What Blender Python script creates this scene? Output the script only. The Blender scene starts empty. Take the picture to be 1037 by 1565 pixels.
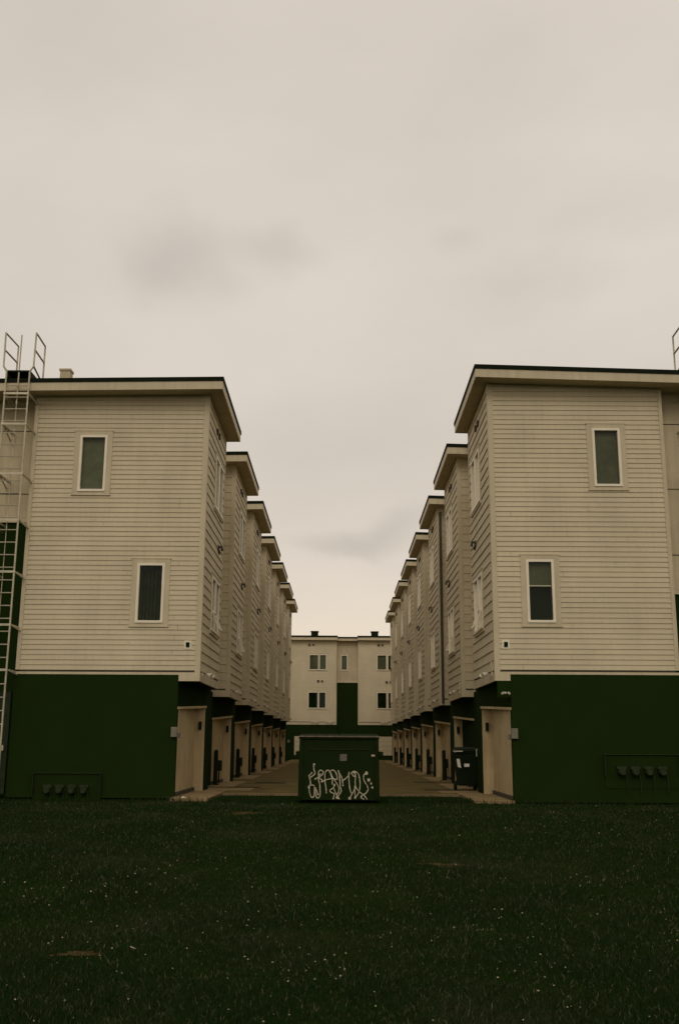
import bpy, bmesh, math, random
import numpy as np
from mathutils import Vector, Matrix
random.seed(7); rng = np.random.default_rng(7)
S = bpy.context.scene
COL = S.collection
EYE = 1.2

# ------------------------------------------------------------------ materials
def new_mat(name):
    m = bpy.data.materials.new(name); m.use_nodes = True
    nt = m.node_tree
    return m, nt, nt.nodes['Principled BSDF']

def mat(name, col, rough=0.6, var=0.12, scale=3.0, bump=0.0, bscale=60.0, metal=0.0, spec=0.5,
        streak=0.0, col2=None, fine=0.0):
    """painted / mineral surface: colour varied by object-space noise, optional rain streaks and grain"""
    m, nt, b = new_mat(name)
    N = nt.nodes; L = nt.links
    tc = N.new('ShaderNodeTexCoord')
    n1 = N.new('ShaderNodeTexNoise'); n1.inputs['Scale'].default_value = scale; n1.inputs['Detail'].default_value = 6
    L.new(tc.outputs['Object'], n1.inputs['Vector'])
    mix = N.new('ShaderNodeMixRGB'); mix.blend_type = 'MIX'
    c2 = col2 if col2 else tuple(c * (1 - 2 * var) for c in col)
    c1 = tuple(min(1, c * (1 + var)) for c in col)
    mix.inputs[1].default_value = (*c1, 1); mix.inputs[2].default_value = (*c2, 1)
    rmp = N.new('ShaderNodeMapRange'); rmp.inputs[1].default_value = 0.3; rmp.inputs[2].default_value = 0.7
    L.new(n1.outputs['Fac'], rmp.inputs[0]); L.new(rmp.outputs[0], mix.inputs[0])
    out = mix.outputs[0]
    if streak:
        mp = N.new('ShaderNodeMapping'); mp.inputs['Scale'].default_value = (9, 9, 0.35)
        L.new(tc.outputs['Object'], mp.inputs[0])
        n2 = N.new('ShaderNodeTexNoise'); n2.inputs['Scale'].default_value = 1.0; n2.inputs['Detail'].default_value = 5
        L.new(mp.outputs[0], n2.inputs['Vector'])
        r2 = N.new('ShaderNodeMapRange'); r2.inputs[1].default_value = 0.45; r2.inputs[2].default_value = 0.8
        r2.inputs[3].default_value = 0.0; r2.inputs[4].default_value = streak
        L.new(n2.outputs['Fac'], r2.inputs[0])
        m2 = N.new('ShaderNodeMixRGB'); m2.blend_type = 'MULTIPLY'
        L.new(r2.outputs[0], m2.inputs[0]); L.new(out, m2.inputs[1]); m2.inputs[2].default_value = (0.45, 0.4, 0.33, 1)
        out = m2.outputs[0]
    if fine:
        n3 = N.new('ShaderNodeTexNoise'); n3.inputs['Scale'].default_value = 90; n3.inputs['Detail'].default_value = 2
        L.new(tc.outputs['Object'], n3.inputs['Vector'])
        r3 = N.new('ShaderNodeMapRange'); r3.inputs[1].default_value = 0.3; r3.inputs[2].default_value = 0.7
        r3.inputs[3].default_value = 1 - fine; r3.inputs[4].default_value = 1 + fine
        L.new(n3.outputs['Fac'], r3.inputs[0])
        m3 = N.new('ShaderNodeVectorMath'); m3.operation = 'SCALE'
        L.new(out, m3.inputs[0]); L.new(r3.outputs[0], m3.inputs['Scale'])
        out = m3.outputs[0]
    L.new(out, b.inputs['Base Color'])
    b.inputs['Roughness'].default_value = rough; b.inputs['Metallic'].default_value = metal
    b.inputs['Specular IOR Level'].default_value = spec
    if bump:
        nb = N.new('ShaderNodeTexNoise'); nb.inputs['Scale'].default_value = bscale; nb.inputs['Detail'].default_value = 4
        L.new(tc.outputs['Object'], nb.inputs['Vector'])
        bp = N.new('ShaderNodeBump'); bp.inputs['Strength'].default_value = bump; bp.inputs['Distance'].default_value = 0.01
        L.new(nb.outputs['Fac'], bp.inputs['Height']); L.new(bp.outputs[0], b.inputs['Normal'])
    return m

SID = (0.600, 0.515, 0.350)
M = dict(
    siding=mat('beige_siding_paint', SID, 0.75, 0.05, 0.9, 0.25, 45, streak=0.12, spec=0.2, fine=0.13),
    trim=mat('beige_trim_paint', (0.575, 0.49, 0.33), 0.65, 0.05, 2.0, 0.15, 40, spec=0.25, streak=0.25, fine=0.08),
    panel=mat('fibre_cement_panel', (0.54, 0.455, 0.30), 0.8, 0.07, 1.4, 0.3, 30, spec=0.2, streak=0.3, fine=0.12),
    frame=mat('white_vinyl', (0.80, 0.72, 0.55), 0.4, 0.03, 3),
    dark=mat('dark_green_black_cladding', (0.0132, 0.0262, 0.0048), 0.9, 0.03, 1.5, 0.15, 30, spec=0.03),
    soffit=mat('soffit_board', (0.46, 0.39, 0.24), 0.8, 0.06, 2.0, spec=0.2, fine=0.1),
    darksoffit=mat('dark_soffit', (0.014, 0.031, 0.006), 0.9, 0.1, 2.0, spec=0.03),
    roof=mat('dark_roof_edge', (0.012, 0.016, 0.008), 0.85, 0.1, 2.0, spec=0.05),
    alcove=mat('alcove_paint', (0.58, 0.46, 0.265), 0.8, 0.08, 2.5, 0.2, 30, streak=0.35, spec=0.2, fine=0.12),
    metal=mat('galvanised_ladder_metal', (0.50, 0.45, 0.32), 0.5, 0.12, 6, metal=0.35),
    greymetal=mat('grey_box_metal', (0.16, 0.15, 0.10), 0.6, 0.1, 6),
    blackmetal=mat('black_metal', (0.010, 0.017, 0.005), 0.6, 0.1, 6, spec=0.12),
    lampwhite=mat('lamp_head_plastic', (0.62, 0.56, 0.42), 0.45, 0.04, 6),
    asphalt=mat('brown_asphalt', (0.135, 0.100, 0.032), 0.95, 0.16, 1.1, 0.4, 60, spec=0.12, fine=0.2),
    concrete=mat('pale_concrete', (0.27, 0.195, 0.095), 0.95, 0.12, 1.6, 0.35, 50, spec=0.12, fine=0.18),
    kerb=mat('kerb_concrete', (0.22, 0.16, 0.085), 0.9, 0.12, 2.0, 0.3, 50, spec=0.12),
    bin=mat('dark_green_steel', (0.0108, 0.0200, 0.0042), 0.85, 0.05, 3.0, 0.4, 20, spec=0.06),
    binrim=mat('worn_lid_edge', (0.16, 0.125, 0.07), 0.7, 0.25, 12.0),
    graffiti=mat('pale_spray_paint', (0.50, 0.44, 0.31), 0.8, 0.22, 14.0),
    sticker=mat('faded_sticker', (0.13, 0.115, 0.07), 0.7, 0.25, 45.0),
    whitesticker=mat('white_sticker', (0.42, 0.36, 0.25), 0.6, 0.05, 8),
    brightwhite=mat('white_label', (0.85, 0.80, 0.70), 0.5, 0.03, 8),
    shade=mat('mesh_roller_shade', (0.125, 0.128, 0.075), 0.9, 0.12, 5.0, fine=0.3),
    curtain=mat('dark_curtain', (0.030, 0.055, 0.016), 0.95, 0.2, 4.0, spec=0.05),
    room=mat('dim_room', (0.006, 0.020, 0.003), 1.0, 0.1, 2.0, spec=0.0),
    plastic=mat('black_bin_plastic', (0.008, 0.015, 0.004), 0.8, 0.1, 4, spec=0.15),
    meter=mat('meter_grey', (0.019, 0.032, 0.009), 0.6, 0.2, 12, spec=0.2),
    ventdark=mat('vent_dark', (0.06, 0.05, 0.03), 0.8, 0.1, 6),
    paper=mat('litter_paper', (0.62, 0.55, 0.42), 0.9, 0.05, 8),
    flower=mat('clover_head', (0.36, 0.32, 0.20), 0.9, 0.25, 5.0),
)

def glass_mat(ior=1.30):
    m, nt, b = new_mat('window_glass')
    N = nt.nodes; L = nt.links
    out = [n for n in N if n.type == 'OUTPUT_MATERIAL'][0]
    N.remove(b)
    tr = N.new('ShaderNodeBsdfTransparent'); tr.inputs[0].default_value = (0.85, 0.88, 0.80, 1)
    gl = N.new('ShaderNodeBsdfGlossy'); gl.inputs['Roughness'].default_value = 0.03; gl.inputs[0].default_value = (0.95, 0.93, 0.88, 1)
    fr = N.new('ShaderNodeFresnel'); fr.inputs['IOR'].default_value = ior
    tc = N.new('ShaderNodeTexCoord'); ns = N.new('ShaderNodeTexNoise'); ns.inputs['Scale'].default_value = 0.9
    bp = N.new('ShaderNodeBump'); bp.inputs['Strength'].default_value = 0.02; bp.inputs['Distance'].default_value = 0.05
    L.new(tc.outputs['Object'], ns.inputs['Vector']); L.new(ns.outputs['Fac'], bp.inputs['Height'])
    L.new(bp.outputs[0], gl.inputs['Normal'])
    mx = N.new('ShaderNodeMixShader')
    L.new(fr.outputs[0], mx.inputs[0]); L.new(tr.outputs[0], mx.inputs[1]); L.new(gl.outputs[0], mx.inputs[2])
    L.new(mx.outputs[0], out.inputs[0])
    return m
M['glass'] = glass_mat(); M['glass2'] = glass_mat(1.55)

def ground_mat():
    m, nt, b = new_mat('lawn_soil')
    N = nt.nodes; L = nt.links
    tc = N.new('ShaderNodeTexCoord')
    def noise(sc, det=5, rough=0.6):
        n = N.new('ShaderNodeTexNoise'); n.inputs['Scale'].default_value = sc; n.inputs['Detail'].default_value = det
        n.inputs['Roughness'].default_value = rough; L.new(tc.outputs['Object'], n.inputs['Vector']); return n
    a = noise(0.8); c = noise(14, 6, 0.8)
    mx = N.new('ShaderNodeMixRGB'); mx.inputs[1].default_value = (0.0085, 0.0225, 0.0030, 1); mx.inputs[2].default_value = (0.024, 0.026, 0.010, 1)
    r = N.new('ShaderNodeMapRange'); r.inputs[1].default_value = 0.45; r.inputs[2].default_value = 0.75
    L.new(c.outputs['Fac'], r.inputs[0]); L.new(r.outputs[0], mx.inputs[0])
    mx2 = N.new('ShaderNodeMixRGB'); mx2.inputs[2].default_value = (0.034, 0.026, 0.011, 1)
    r2 = N.new('ShaderNodeMapRange'); r2.inputs[1].default_value = 0.58; r2.inputs[2].default_value = 0.72; r2.inputs[4].default_value = 0.6
    L.new(a.outputs['Fac'], r2.inputs[0]); L.new(r2.outputs[0], mx2.inputs[0]); L.new(mx.outputs[0], mx2.inputs[1])
    L.new(mx2.outputs[0], b.inputs['Base Color']); b.inputs['Roughness'].default_value = 1; b.inputs['Specular IOR Level'].default_value = 0.0
    return m
M['ground'] = ground_mat()

def blade_mat():
    m, nt, b = new_mat('grass_blades')
    N = nt.nodes; L = nt.links
    tc = N.new('ShaderNodeTexCoord')
    n = N.new('ShaderNodeTexNoise'); n.inputs['Scale'].default_value = 1.3; n.inputs['Detail'].default_value = 4
    L.new(tc.outputs['Object'], n.inputs['Vector'])
    n2 = N.new('ShaderNodeTexNoise'); n2.inputs['Scale'].default_value = 25; n2.inputs['Detail'].default_value = 2
    L.new(tc.outputs['Object'], n2.inputs['Vector'])
    rp = N.new('ShaderNodeValToRGB')
    e = rp.color_ramp.elements
    e[0].position = 0.36; e[0].color = (0.0090, 0.0235, 0.0030, 1)
    e[1].position = 0.74; e[1].color = (0.050, 0.068, 0.026, 1)
    k = e.new(0.55); k.color = (0.0130, 0.0290, 0.0050, 1)
    ad = N.new('ShaderNodeMath'); ad.operation = 'MULTIPLY_ADD'; ad.inputs[1].default_value = 0.6
    L.new(n2.outputs['Fac'], ad.inputs[0])
    sc = N.new('ShaderNodeMath'); sc.operation = 'MULTIPLY'; sc.inputs[1].default_value = 0.4
    L.new(n.outputs['Fac'], sc.inputs[0]); L.new(sc.outputs[0], ad.inputs[2])
    L.new(ad.outputs[0], rp.inputs[0]); n4 = N.new('ShaderNodeTexNoise'); n4.inputs['Scale'].default_value = 0.45; n4.inputs['Detail'].default_value = 6; n4.inputs['Roughness'].default_value = 0.65
    L.new(tc.outputs['Object'], n4.inputs['Vector'])
    r4 = N.new('ShaderNodeMapRange'); r4.inputs[1].default_value = 0.50; r4.inputs[2].default_value = 0.66; r4.inputs[4].default_value = 0.55
    L.new(n4.outputs['Fac'], r4.inputs[0])
    m4 = N.new('ShaderNodeMixRGB'); m4.inputs[2].default_value = (0.052, 0.050, 0.023, 1)
    L.new(r4.outputs[0], m4.inputs[0]); L.new(rp.outputs[0], m4.inputs[1]); L.new(m4.outputs[0], b.inputs['Base Color'])
    b.inputs['Roughness'].default_value = 0.8; b.inputs['Specular IOR Level'].default_value = 0.08
    return m
M['blade'] = blade_mat()
M['soil'] = mat('bare_soil', (0.080, 0.058, 0.025), 1.0, 0.3, 12, 0.6, 30, spec=0.0, fine=0.3)
M['dryblade'] = mat('dry_blades', (0.085, 0.085, 0.045), 0.9, 0.4, 20, spec=0.05)

# ------------------------------------------------------------------ mesh helpers
class MB:
    def __init__(s): s.v = []; s.f = []
    def box(s, x0, x1, y0, y1, z0, z1, fn=None):
        if x0 > x1: x0, x1 = x1, x0
        if y0 > y1: y0, y1 = y1, y0
        b = len(s.v)
        p = [(x0,y0,z0),(x1,y0,z0),(x1,y1,z0),(x0,y1,z0),(x0,y0,z1),(x1,y0,z1),(x1,y1,z1),(x0,y1,z1)]
        if fn: p = [fn(q) for q in p]
        s.v += p
        s.f += [tuple(b+i for i in q) for q in ((0,3,2,1),(4,5,6,7),(0,1,5,4),(1,2,6,5),(2,3,7,6),(3,0,4,7))]
        return s
    def hexa(s, p):
        b = len(s.v); s.v += [tuple(q) for q in p]
        s.f += [tuple(b+i for i in q) for q in ((0,3,2,1),(4,5,6,7),(0,1,5,4),(1,2,6,5),(2,3,7,6),(3,0,4,7))]
        return s
    def quad(s, a, b_, c, d):
        b = len(s.v); s.v += [tuple(a), tuple(b_), tuple(c), tuple(d)]; s.f.append((b, b+1, b+2, b+3)); return s
    def tube(s, pts, r, n=8, cap=True):
        pts = [Vector(p) for p in pts]; rings = []
        rr = r if isinstance(r, (list, tuple)) else [r]*len(pts)
        for i, p in enumerate(pts):
            d = (pts[min(i+1, len(pts)-1)] - pts[max(i-1, 0)]).normalized()
            a = d.orthogonal() if i == 0 else (prev - d*prev.dot(d))
            if a.length < 1e-6: a = d.orthogonal()
            a.normalize(); prev = a; c = d.cross(a)
            b = len(s.v); rings.append(b)
            for k in range(n):
                t = 2*math.pi*k/n
                s.v.append(tuple(p + (a*math.cos(t) + c*math.sin(t))*rr[i]))
        for q in range(len(rings)-1):
            A, B = rings[q], rings[q+1]
            for k in range(n):
                s.f.append((A+k, A+(k+1) % n, B+(k+1) % n, B+k))
        if cap:
            s.f.append(tuple(rings[0]+k for k in range(n))[::-1]); s.f.append(tuple(rings[-1]+k for k in range(n)))
        return s
    def build(s, name, m, parent=None, loc=None, bevel=0.0, fixn=True, smooth=False):
        me = bpy.data.meshes.new(name)
        me.from_pydata([tuple(v) for v in s.v], [], s.f); me.update()
        if fixn:
            bm = bmesh.new(); bm.from_mesh(me)
            bmesh.ops.recalc_face_normals(bm, faces=bm.faces); bm.to_mesh(me); bm.free()
        if smooth:
            me.polygons.foreach_set('use_smooth', [True]*len(me.polygons))
        me.materials.append(m)
        o = bpy.data.objects.new(name, me); COL.objects.link(o)
        if parent: o.parent = parent
        if loc: o.location = loc
        if bevel:
            md = o.modifiers.new('bevel', 'BEVEL'); md.width = bevel; md.segments = 2; md.limit_method = 'ANGLE'
        return o

def empty(name, loc=(0,0,0), rz=0):
    o = bpy.data.objects.new(name, None); COL.objects.link(o); o.location = loc; o.rotation_euler.z = rz
    o.empty_display_size = 0.2
    return o
def tag(o, label=None, cat=None, group=None, kind=None):
    if label: o['label'] = label
    if cat: o['category'] = cat
    if group: o['group'] = group
    if kind: o['kind'] = kind
    return o
def kids(o): return [c for c in COL.objects if c.parent is o]
def copy_tree(o, parent=None):
    c = o.copy(); COL.objects.link(c)
    c.parent = parent
    for ch in kids(o): copy_tree(ch, c)
    return c

# siding: clapboards as real wedges; wall given by a map  P(u, z, n) -> xyz
def clap(mb, P, u0, u1, z0, z1, reveal, holes=(), d0=0.022, d1=0.005):
    nb = max(1, round((z1-z0)/reveal)); h = (z1-z0)/nb
    joint = [random.uniform(0.3, max(0.4, u1-u0-0.3)) for _ in range(nb)]
    for i in range(nb):
        a = z0+i*h; b = a+h
        jit = random.uniform(-0.0015, 0.0015)
        dd = lambda z: d0 + (d1-d0)*(z-a)/h + jit
        cuts = sorted({a, b} | {q for hh in holes for q in (hh[2], hh[3]) if a < q < b})
        for za, zb in zip(cuts[:-1], cuts[1:]):
            zm = (za+zb)/2
            segs = [(u0, u1)]
            for hh in holes:
                if hh[2] < zm < hh[3]:
                    ns = []
                    for s0, s1 in segs:
                        if hh[1] <= s0 or hh[0] >= s1: ns.append((s0, s1)); continue
                        if hh[0] > s0: ns.append((s0, hh[0]))
                        if hh[1] < s1: ns.append((hh[1], s1))
                    segs = ns
            if u1-u0 > 2.0 and reveal < 0.3:
                ns = []
                for s0, s1 in segs:
                    j = u0 + joint[i]
                    if s0+0.2 < j < s1-0.2: ns += [(s0, j-0.0025), (j+0.0025, s1)]
                    else: ns.append((s0, s1))
                segs = ns
            for s0, s1 in segs:
                mb.quad(P(s0, za, dd(za)), P(s1, za, dd(za)), P(s1, zb, dd(zb)), P(s0, zb, dd(zb)))
                if za == a:
                    mb.quad(P(s0, za, d1-0.004), P(s1, za, d1-0.004), P(s1, za, dd(za)), P(s0, za, dd(za)))

def PB(mb, P, u0, u1, z0, z1, n0, n1):
    """box in wall coordinates"""
    mb.hexa([P(u0,z0,n0), P(u1,z0,n0), P(u1,z0,n1), P(u0,z0,n1), P(u0,z1,n0), P(u1,z1,n0), P(u1,z1,n1), P(u0,z1,n1)])

def window(parent, P, u0, u1, z0, z1, kind='shade', lights=1, casing=0.125, label=None, open_sash=False, mull=0.035, fd=0.045):
    """glass opening u0..u1, z0..z1; casing + vinyl frame + pane + what hangs behind"""
    c = casing
    t = MB()
    PB(t, P, u0-0.055-c, u0-0.055, z0-0.055, z1+0.055, 0.0, 0.034)
    PB(t, P, u1+0.055, u1+0.055+c, z0-0.055, z1+0.055, 0.0, 0.034)
    PB(t, P, u0-0.055-c, u1+0.055+c, z1+0.055, z1+0.055+c*0.8, 0.0, 0.036)
    PB(t, P, u0-0.055-c, u1+0.055+c, z0-0.055-c*0.6, z0-0.055, 0.0, 0.036)
    PB(t, P, u0-0.075-c, u1+0.075+c, z1+0.055+c*0.8, z1+0.075+c*0.8, 0.0, 0.044)
    PB(t, P, u0-0.075-c, u1+0.075+c, z0-0.075-c*0.6, z0-0.056-c*0.6, 0.0, 0.048)
    w = t.build('window', M['trim'], parent)
    if label: w['label'] = label
    f = MB(); e = 0.055
    PB(f, P, u0-e, u0, z0, z1, -0.05, fd); PB(f, P, u1, u1+e, z0, z1, -0.05, fd)
    PB(f, P, u0-e, u1+e, z1, z1+e, -0.05, fd); PB(f, P, u0-e, u1+e, z0-e, z0, -0.05, 0.060)
    du = (u1-u0)/lights
    for k in range(1, lights):
        PB(f, P, u0+k*du-mull, u0+k*du+mull, z0, z1, -0.045, fd-0.005)
    f.build('frame', M['frame'], w)
    g = MB()
    g.quad(P(u0-0.01, z0-0.01, 0.0), P(u1+0.01, z0-0.01, 0.0), P(u1+0.01, z1+0.01, 0.0), P(u0-0.01, z1+0.01, 0.0))
    g.build('pane', M['glass2'] if kind == 'blind' else M['glass'], w, fixn=False)
    r = MB()
    if kind == 'curtain':
        n = 48
        for i in range(n):
            a = u0-0.03 + (u1-u0+0.06)*i/n; b = u0-0.03 + (u1-u0+0.06)*(i+1)/n
            da = -0.16 + 0.06*math.sin(i*0.9)+0.012*math.sin(i*2.3); db = -0.16 + 0.06*math.sin((i+1)*0.9)+0.012*math.sin((i+1)*2.3)
            r.quad(P(a, z0-0.04, da), P(b, z0-0.04, db), P(b, z1+0.04, db), P(a, z1+0.04, da))
        r.build('curtain', M['curtain'], w, fixn=False)
    elif kind == 'blind':
        PB(r, P, u0-0.04, u1+0.04, z0-0.04, z1+0.04, -0.06, -0.05); r.build('blind', M['frame'], w)  # pale sheet behind the glass, standing in for bright sky reflections
    elif kind == 'shade':
        PB(r, P, u0-0.04, u1+0.04, z0-0.04, z1+0.04, -0.10, -0.09); r.build('roller_shade', M['shade'], w)
    elif kind == 'half':
        zz = z0+(z1-z0)*0.61
        PB(r, P, u0-0.04, u1+0.04, zz, z1+0.04, -0.10, -0.09); r.build('roller_shade', M['shade'], w)
        q = MB(); PB(q, P, u0-0.02, u1+0.02, zz-0.028, zz, -0.105, -0.08); q.build('hem_bar', M['frame'], w)
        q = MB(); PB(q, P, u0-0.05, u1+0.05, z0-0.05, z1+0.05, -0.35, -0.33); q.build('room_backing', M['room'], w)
    else:
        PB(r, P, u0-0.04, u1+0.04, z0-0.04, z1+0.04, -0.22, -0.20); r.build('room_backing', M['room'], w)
    if open_sash:
        # awning sash swung out at the foot of the first light
        zt = z0+(z1-z0)*0.36; ua, ub = u0, u0+du-0.035
        def PP(u, z, n):
            k = (zt-z)/(zt-z0); return P(u, z, n+0.02+k*0.16)
        s = MB()
        PB(s, PP, ua, ua+0.035, z0, zt, 0.02, 0.045); PB(s, PP, ub-0.035, ub, z0, zt, 0.02, 0.045)
        PB(s, PP, ua+0.035, ub-0.035, z0, z0+0.035, 0.02, 0.045); PB(s, PP, ua+0.035, ub-0.035, zt-0.035, zt, 0.02, 0.045)
        s.build('sash', M['frame'], w)
    return w

def flood(parent, P, u, z, big=1.0, conduit=False):
    """twin head security light"""
    b = MB()
    PB(b, P, u-0.05*big, u+0.05*big, z-0.05*big, z+0.05*big, 0.0, 0.05*big)
    b.tube([P(u-0.02, z, 0.05), P(u-0.07*big, z-0.01, 0.12*big), P(u-0.14*big, z+0.01, 0.20*big)], 0.012*big, 6)
    b.tube([P(u+0.02, z, 0.05), P(u+0.07*big, z-0.01, 0.12*big), P(u+0.14*big, z-0.01, 0.20*big)], 0.012*big, 6)
    if conduit:
        b.tube([P(u-0.02, z+0.05, 0.02), P(u-0.02, z+0.22, 0.03), P(u+0.02, z+0.27, 0.03), P(u+0.16, z+0.27, 0.02)], 0.013, 6)
    o = b.build('flood_light', M['lampwhite'], parent)
    for sg in (-1, 1):
        h = MB(); h.tube([P(u+sg*0.13*big, z+0.01, 0.17*big), P(u+sg*0.155*big, z-0.01, 0.22*big), P(u+sg*0.19*big, z-0.05*big, 0.28*big)],
               [0.03*big, 0.05*big, 0.066*big], 10)
        h.build('lamp_head', M['lampwhite'], o, smooth=False)
    return o

# ------------------------------------------------------------------ townhouses
BH = 3.65          # bay length along the drive
UL = 6.3           # unit spacing
ROOFZ = 8.48+EYE   # top of roof edge at the drive side
def make_house(s, front, xb, xr, idx):
    """s=-1 left row, +1 right row.  local origin: bay front plane at ground, on x = 0 (drive axis)"""
    root = empty('townhouse')
    X = lambda a: s*a
    XO = 13.6
    zs = (1.60 if front else 1.52)+EYE     # siding foot
    zk = (1.36 if front else 1.29)+EYE     # skirt foot
    zt = 8.30+EYE
    tilt = 0.014 if s < 0 else 0.026
    Pf = lambda u, z, n: (X(u), -n, z)                 # front facing wall, u = |x|
    Pc = lambda u, z, n: (X(xb-n), u, z)               # wall facing the drive, u = y
    # --- walls facing the camera
    holes = []
    if front:
        if s < 0: fw = [(5.67, 6.21, 5.83, 7.11, 'shade'), (4.165, 4.69, 2.73, 4.01, 'curtain')]
        else:     fw = [(5.80, 6.33, 5.81, 7.09, 'shade'), (4.17, 4.68, 2.69, 4.0, 'half')]
        fw = [(a, b, c+EYE, d+EYE, k) for a, b, c, d, k in fw]
        ob = 10.0
        fw2 = [(a+ (ob+4.0-a)*0 + 6.2, b+6.2, c, d, 'shade') for a, b, c, d, k in fw[:1]]
        for a, b, c, d, k in fw+fw2: holes.append((a-0.05, b+0.05, c-0.05, d+0.05))
        for a, b, hh in ((xb+0.09, 7.31, holes[:2]), (9.75, XO, holes[2:])):
            ww = MB(); clap(ww, Pf, a, b, zs, zt-0.03, 0.116, hh)
            ww.build('front_siding', M['siding'], root, fixn=False)
        # corner boards, skirt
        def one(name, m, *a):
            q = MB(); PB(q, Pf, *a); q.build(name, m, root)
        one('corner_board', M['trim'], xb-0.03, xb+0.09, zk+0.0, zt-0.03, -0.02, 0.030)
        one('corner_board', M['trim'], 7.31, 7.40, zs, zt-0.06, -0.30, 0.030)
        one('corner_board', M['trim'], 9.66, 9.75, zs, zt-0.06, -0.30, 0.030)
        one('skirt_board', M['trim'], xb+0.09, 3.69, zk, zs-0.045, -0.02, 0.026)
        one('skirt_board', M['trim'], 3.69, 7.40, 1.50+EYE, zs-0.045, -0.02, 0.026)
        one('skirt_board', M['trim'], 9.66, XO, 1.50+EYE, zs-0.045, -0.02, 0.026)
        one('flashing', M['ventdark'], xb+0.09, 7.31, zs-0.045, zs, -0.02, 0.004)
        one('flashing', M['ventdark'], 9.75, XO, zs-0.045, zs, -0.02, 0.004)
        # recessed centre strip: panels above, dark cladding below
        zp = (5.10 if s < 0 else 3.35)+EYE
        pn = MB()
        joints = [zp+0.09] + [q+EYE for q in (4.23, 5.78, 7.35) if q+EYE > zp+0.3] + [zt+0.02]
        for a, b in zip(joints[:-1], joints[1:]):
            PB(pn, Pf, 7.39, 9.67, a+0.012, b-0.012, -0.33, -0.30)
        pn.build('recess_panel', M['panel'], root)
        jt = MB(); PB(jt, Pf, 7.39, 9.67, zp, zt, -0.36, -0.325); jt.build('panel_joint', M['ventdark'], root)
        tr = MB(); PB(tr, Pf, 7.40, 9.66, zp-0.02, zp+0.09, -0.32, -0.27); tr.build('panel_foot_trim', M['trim'], root)
        dk = MB(); PB(dk, Pf, 7.39, 9.67, 0.0, zp-0.02, -0.36, -0.33)
        dk.build('recess_cladding', M['dark'], root)
        wi = fw + fw2
        for a, b, c, d, k in wi: window(root, Pf, a, b, c, d, k)
    else:
        ww = MB()
        clap(ww, Pf, xb+0.09, 4.0, zs, zt-0.03, 0.23)
        ww.build('bay_end_siding', M['siding'], root, fixn=False)
        cb = MB(); PB(cb, Pf, xb-0.03, xb+0.09, zk, zt-0.03, -0.02, 0.030)
        cb.build('corner_board', M['trim'], root)
        sk = MB(); PB(sk, Pf, xb+0.09, 3.9, zk, zs-0.045, -0.02, 0.026); sk.build('skirt_board', M['trim'], root)
        fl = MB(); PB(fl, Pf, xb+0.09, 3.9, zs-0.045, zs, -0.02, 0.004); fl.build('flashing', M['ventdark'], root)
    # --- bay wall facing the drive
    w1 = (1.62, 3.02, 5.84+EYE, 7.08+EYE); w2 = (1.62, 3.02, 2.74+EYE, 3.98+EYE)
    ws = MB()
    clap(ws, Pc, 0.03, BH-0.08, zs, zt-0.03, 0.225, [(a-0.05, b+0.05, c-0.05, d+0.05) for a, b, c, d in (w1, w2)], 0.027, 0.005)
    ws.build('bay_siding', M['siding'], root, fixn=False)
    for a, b in ((0.03, 0.12), (BH-0.08, BH)):
        cb = MB(); PB(cb, Pc, a, b, zk, zt-0.03, -0.03, 0.0285); cb.build('side_corner_board', M['trim'], root)
    sk = MB(); PB(sk, Pc, 0.12, BH-0.08, zk, zs-0.045, -0.02, 0.026)
    sk.build('side_skirt_board', M['trim'], root)
    fl = MB(); PB(fl, Pc, 0.12, BH-0.08, zs-0.045, zs, -0.02, 0.004); fl.build('side_flashing', M['ventdark'], root)
    window(root, Pc, *w1, kind='shade' if idx == 2 else 'blind', lights=2, casing=0.09, mull=0.09, fd=0.05)
    window(root, Pc, *w2, kind='blind', lights=2, casing=0.09, open_sash=(idx <= 2), mull=0.09, fd=0.05)
    # rear return of the bay and recessed wall
    rw = MB()
    Pb = lambda u, z, n: (X(u), BH+n, z)
    clap(rw, Pb, xb+0.0, 4.0, zs-0.2, zt-0.03, 0.23)
    Pr = lambda u, z, n: (X(4.0-n), u, z)
    clap(rw, Pr, BH, UL+0.0, zs-0.2, zt-0.03, 0.23)
    rw.build('recessed_siding', M['siding'], root, fixn=False)
    # inner body keeps light out and carries the outer side
    bd = MB()
    y0 = 0.42 if front else 0.0
    bd.box(X(4.08), X(XO), y0 if front else 0.02, UL, 1.4+EYE, zt-0.02)
    bd.build('inner_wall', M['siding'], root)
    # --- ground floor
    g = MB()
    if front:
        g.box(X(3.69), X(7.40), -0.034, 0.14, 0.0, 1.50+EYE-0.002)
        g.box(X(9.66), X(XO), -0.034, 0.14, 0.0, 1.50+EYE-0.002)
    else:
        g.box(X(3.69), X(XO), 0.0, 0.14, 0.0, zk-0.03)
    g.box(X(4.3), X(XO), 0.40 if front else 0.14, UL, 0.0, 1.42+EYE)
    g.box(X(3.69), X(4.3), BH+0.35, UL-0.002, 0.0, 1.42+EYE)
    g.build('ground_floor_wall', M['dark'], root)
    # soffit under the overhanging bay
    so = MB(); so.box(X(xb+0.02), X(4.2), 0.03, BH-0.02, zk+0.02, zk+0.05); so.build('bay_soffit', M['darksoffit'], root)
    # block at the far end of the alcove: pale face to the camera, dark face to the drive
    bl = MB(); bl.box(X(3.455), X(3.69), 2.99, BH+0.35, 0.0, zk+0.018); bl.build('alcove_end_pier', M['dark'], root)
    bf = MB(); bf.box(X(3.455), X(3.70), 2.955, 2.988, 0.03, 0.86+EYE); bf.build('alcove_end_panel', M['alcove'], root)
    al = MB()
    al.box(X(3.70), X(3.76), 0.14, 2.955, 0.0, 0.95+EYE)
    am = M['dark'] if (s > 0 and idx == 2) else M['alcove']
    al.build('alcove_door_wall', am, root)
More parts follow.
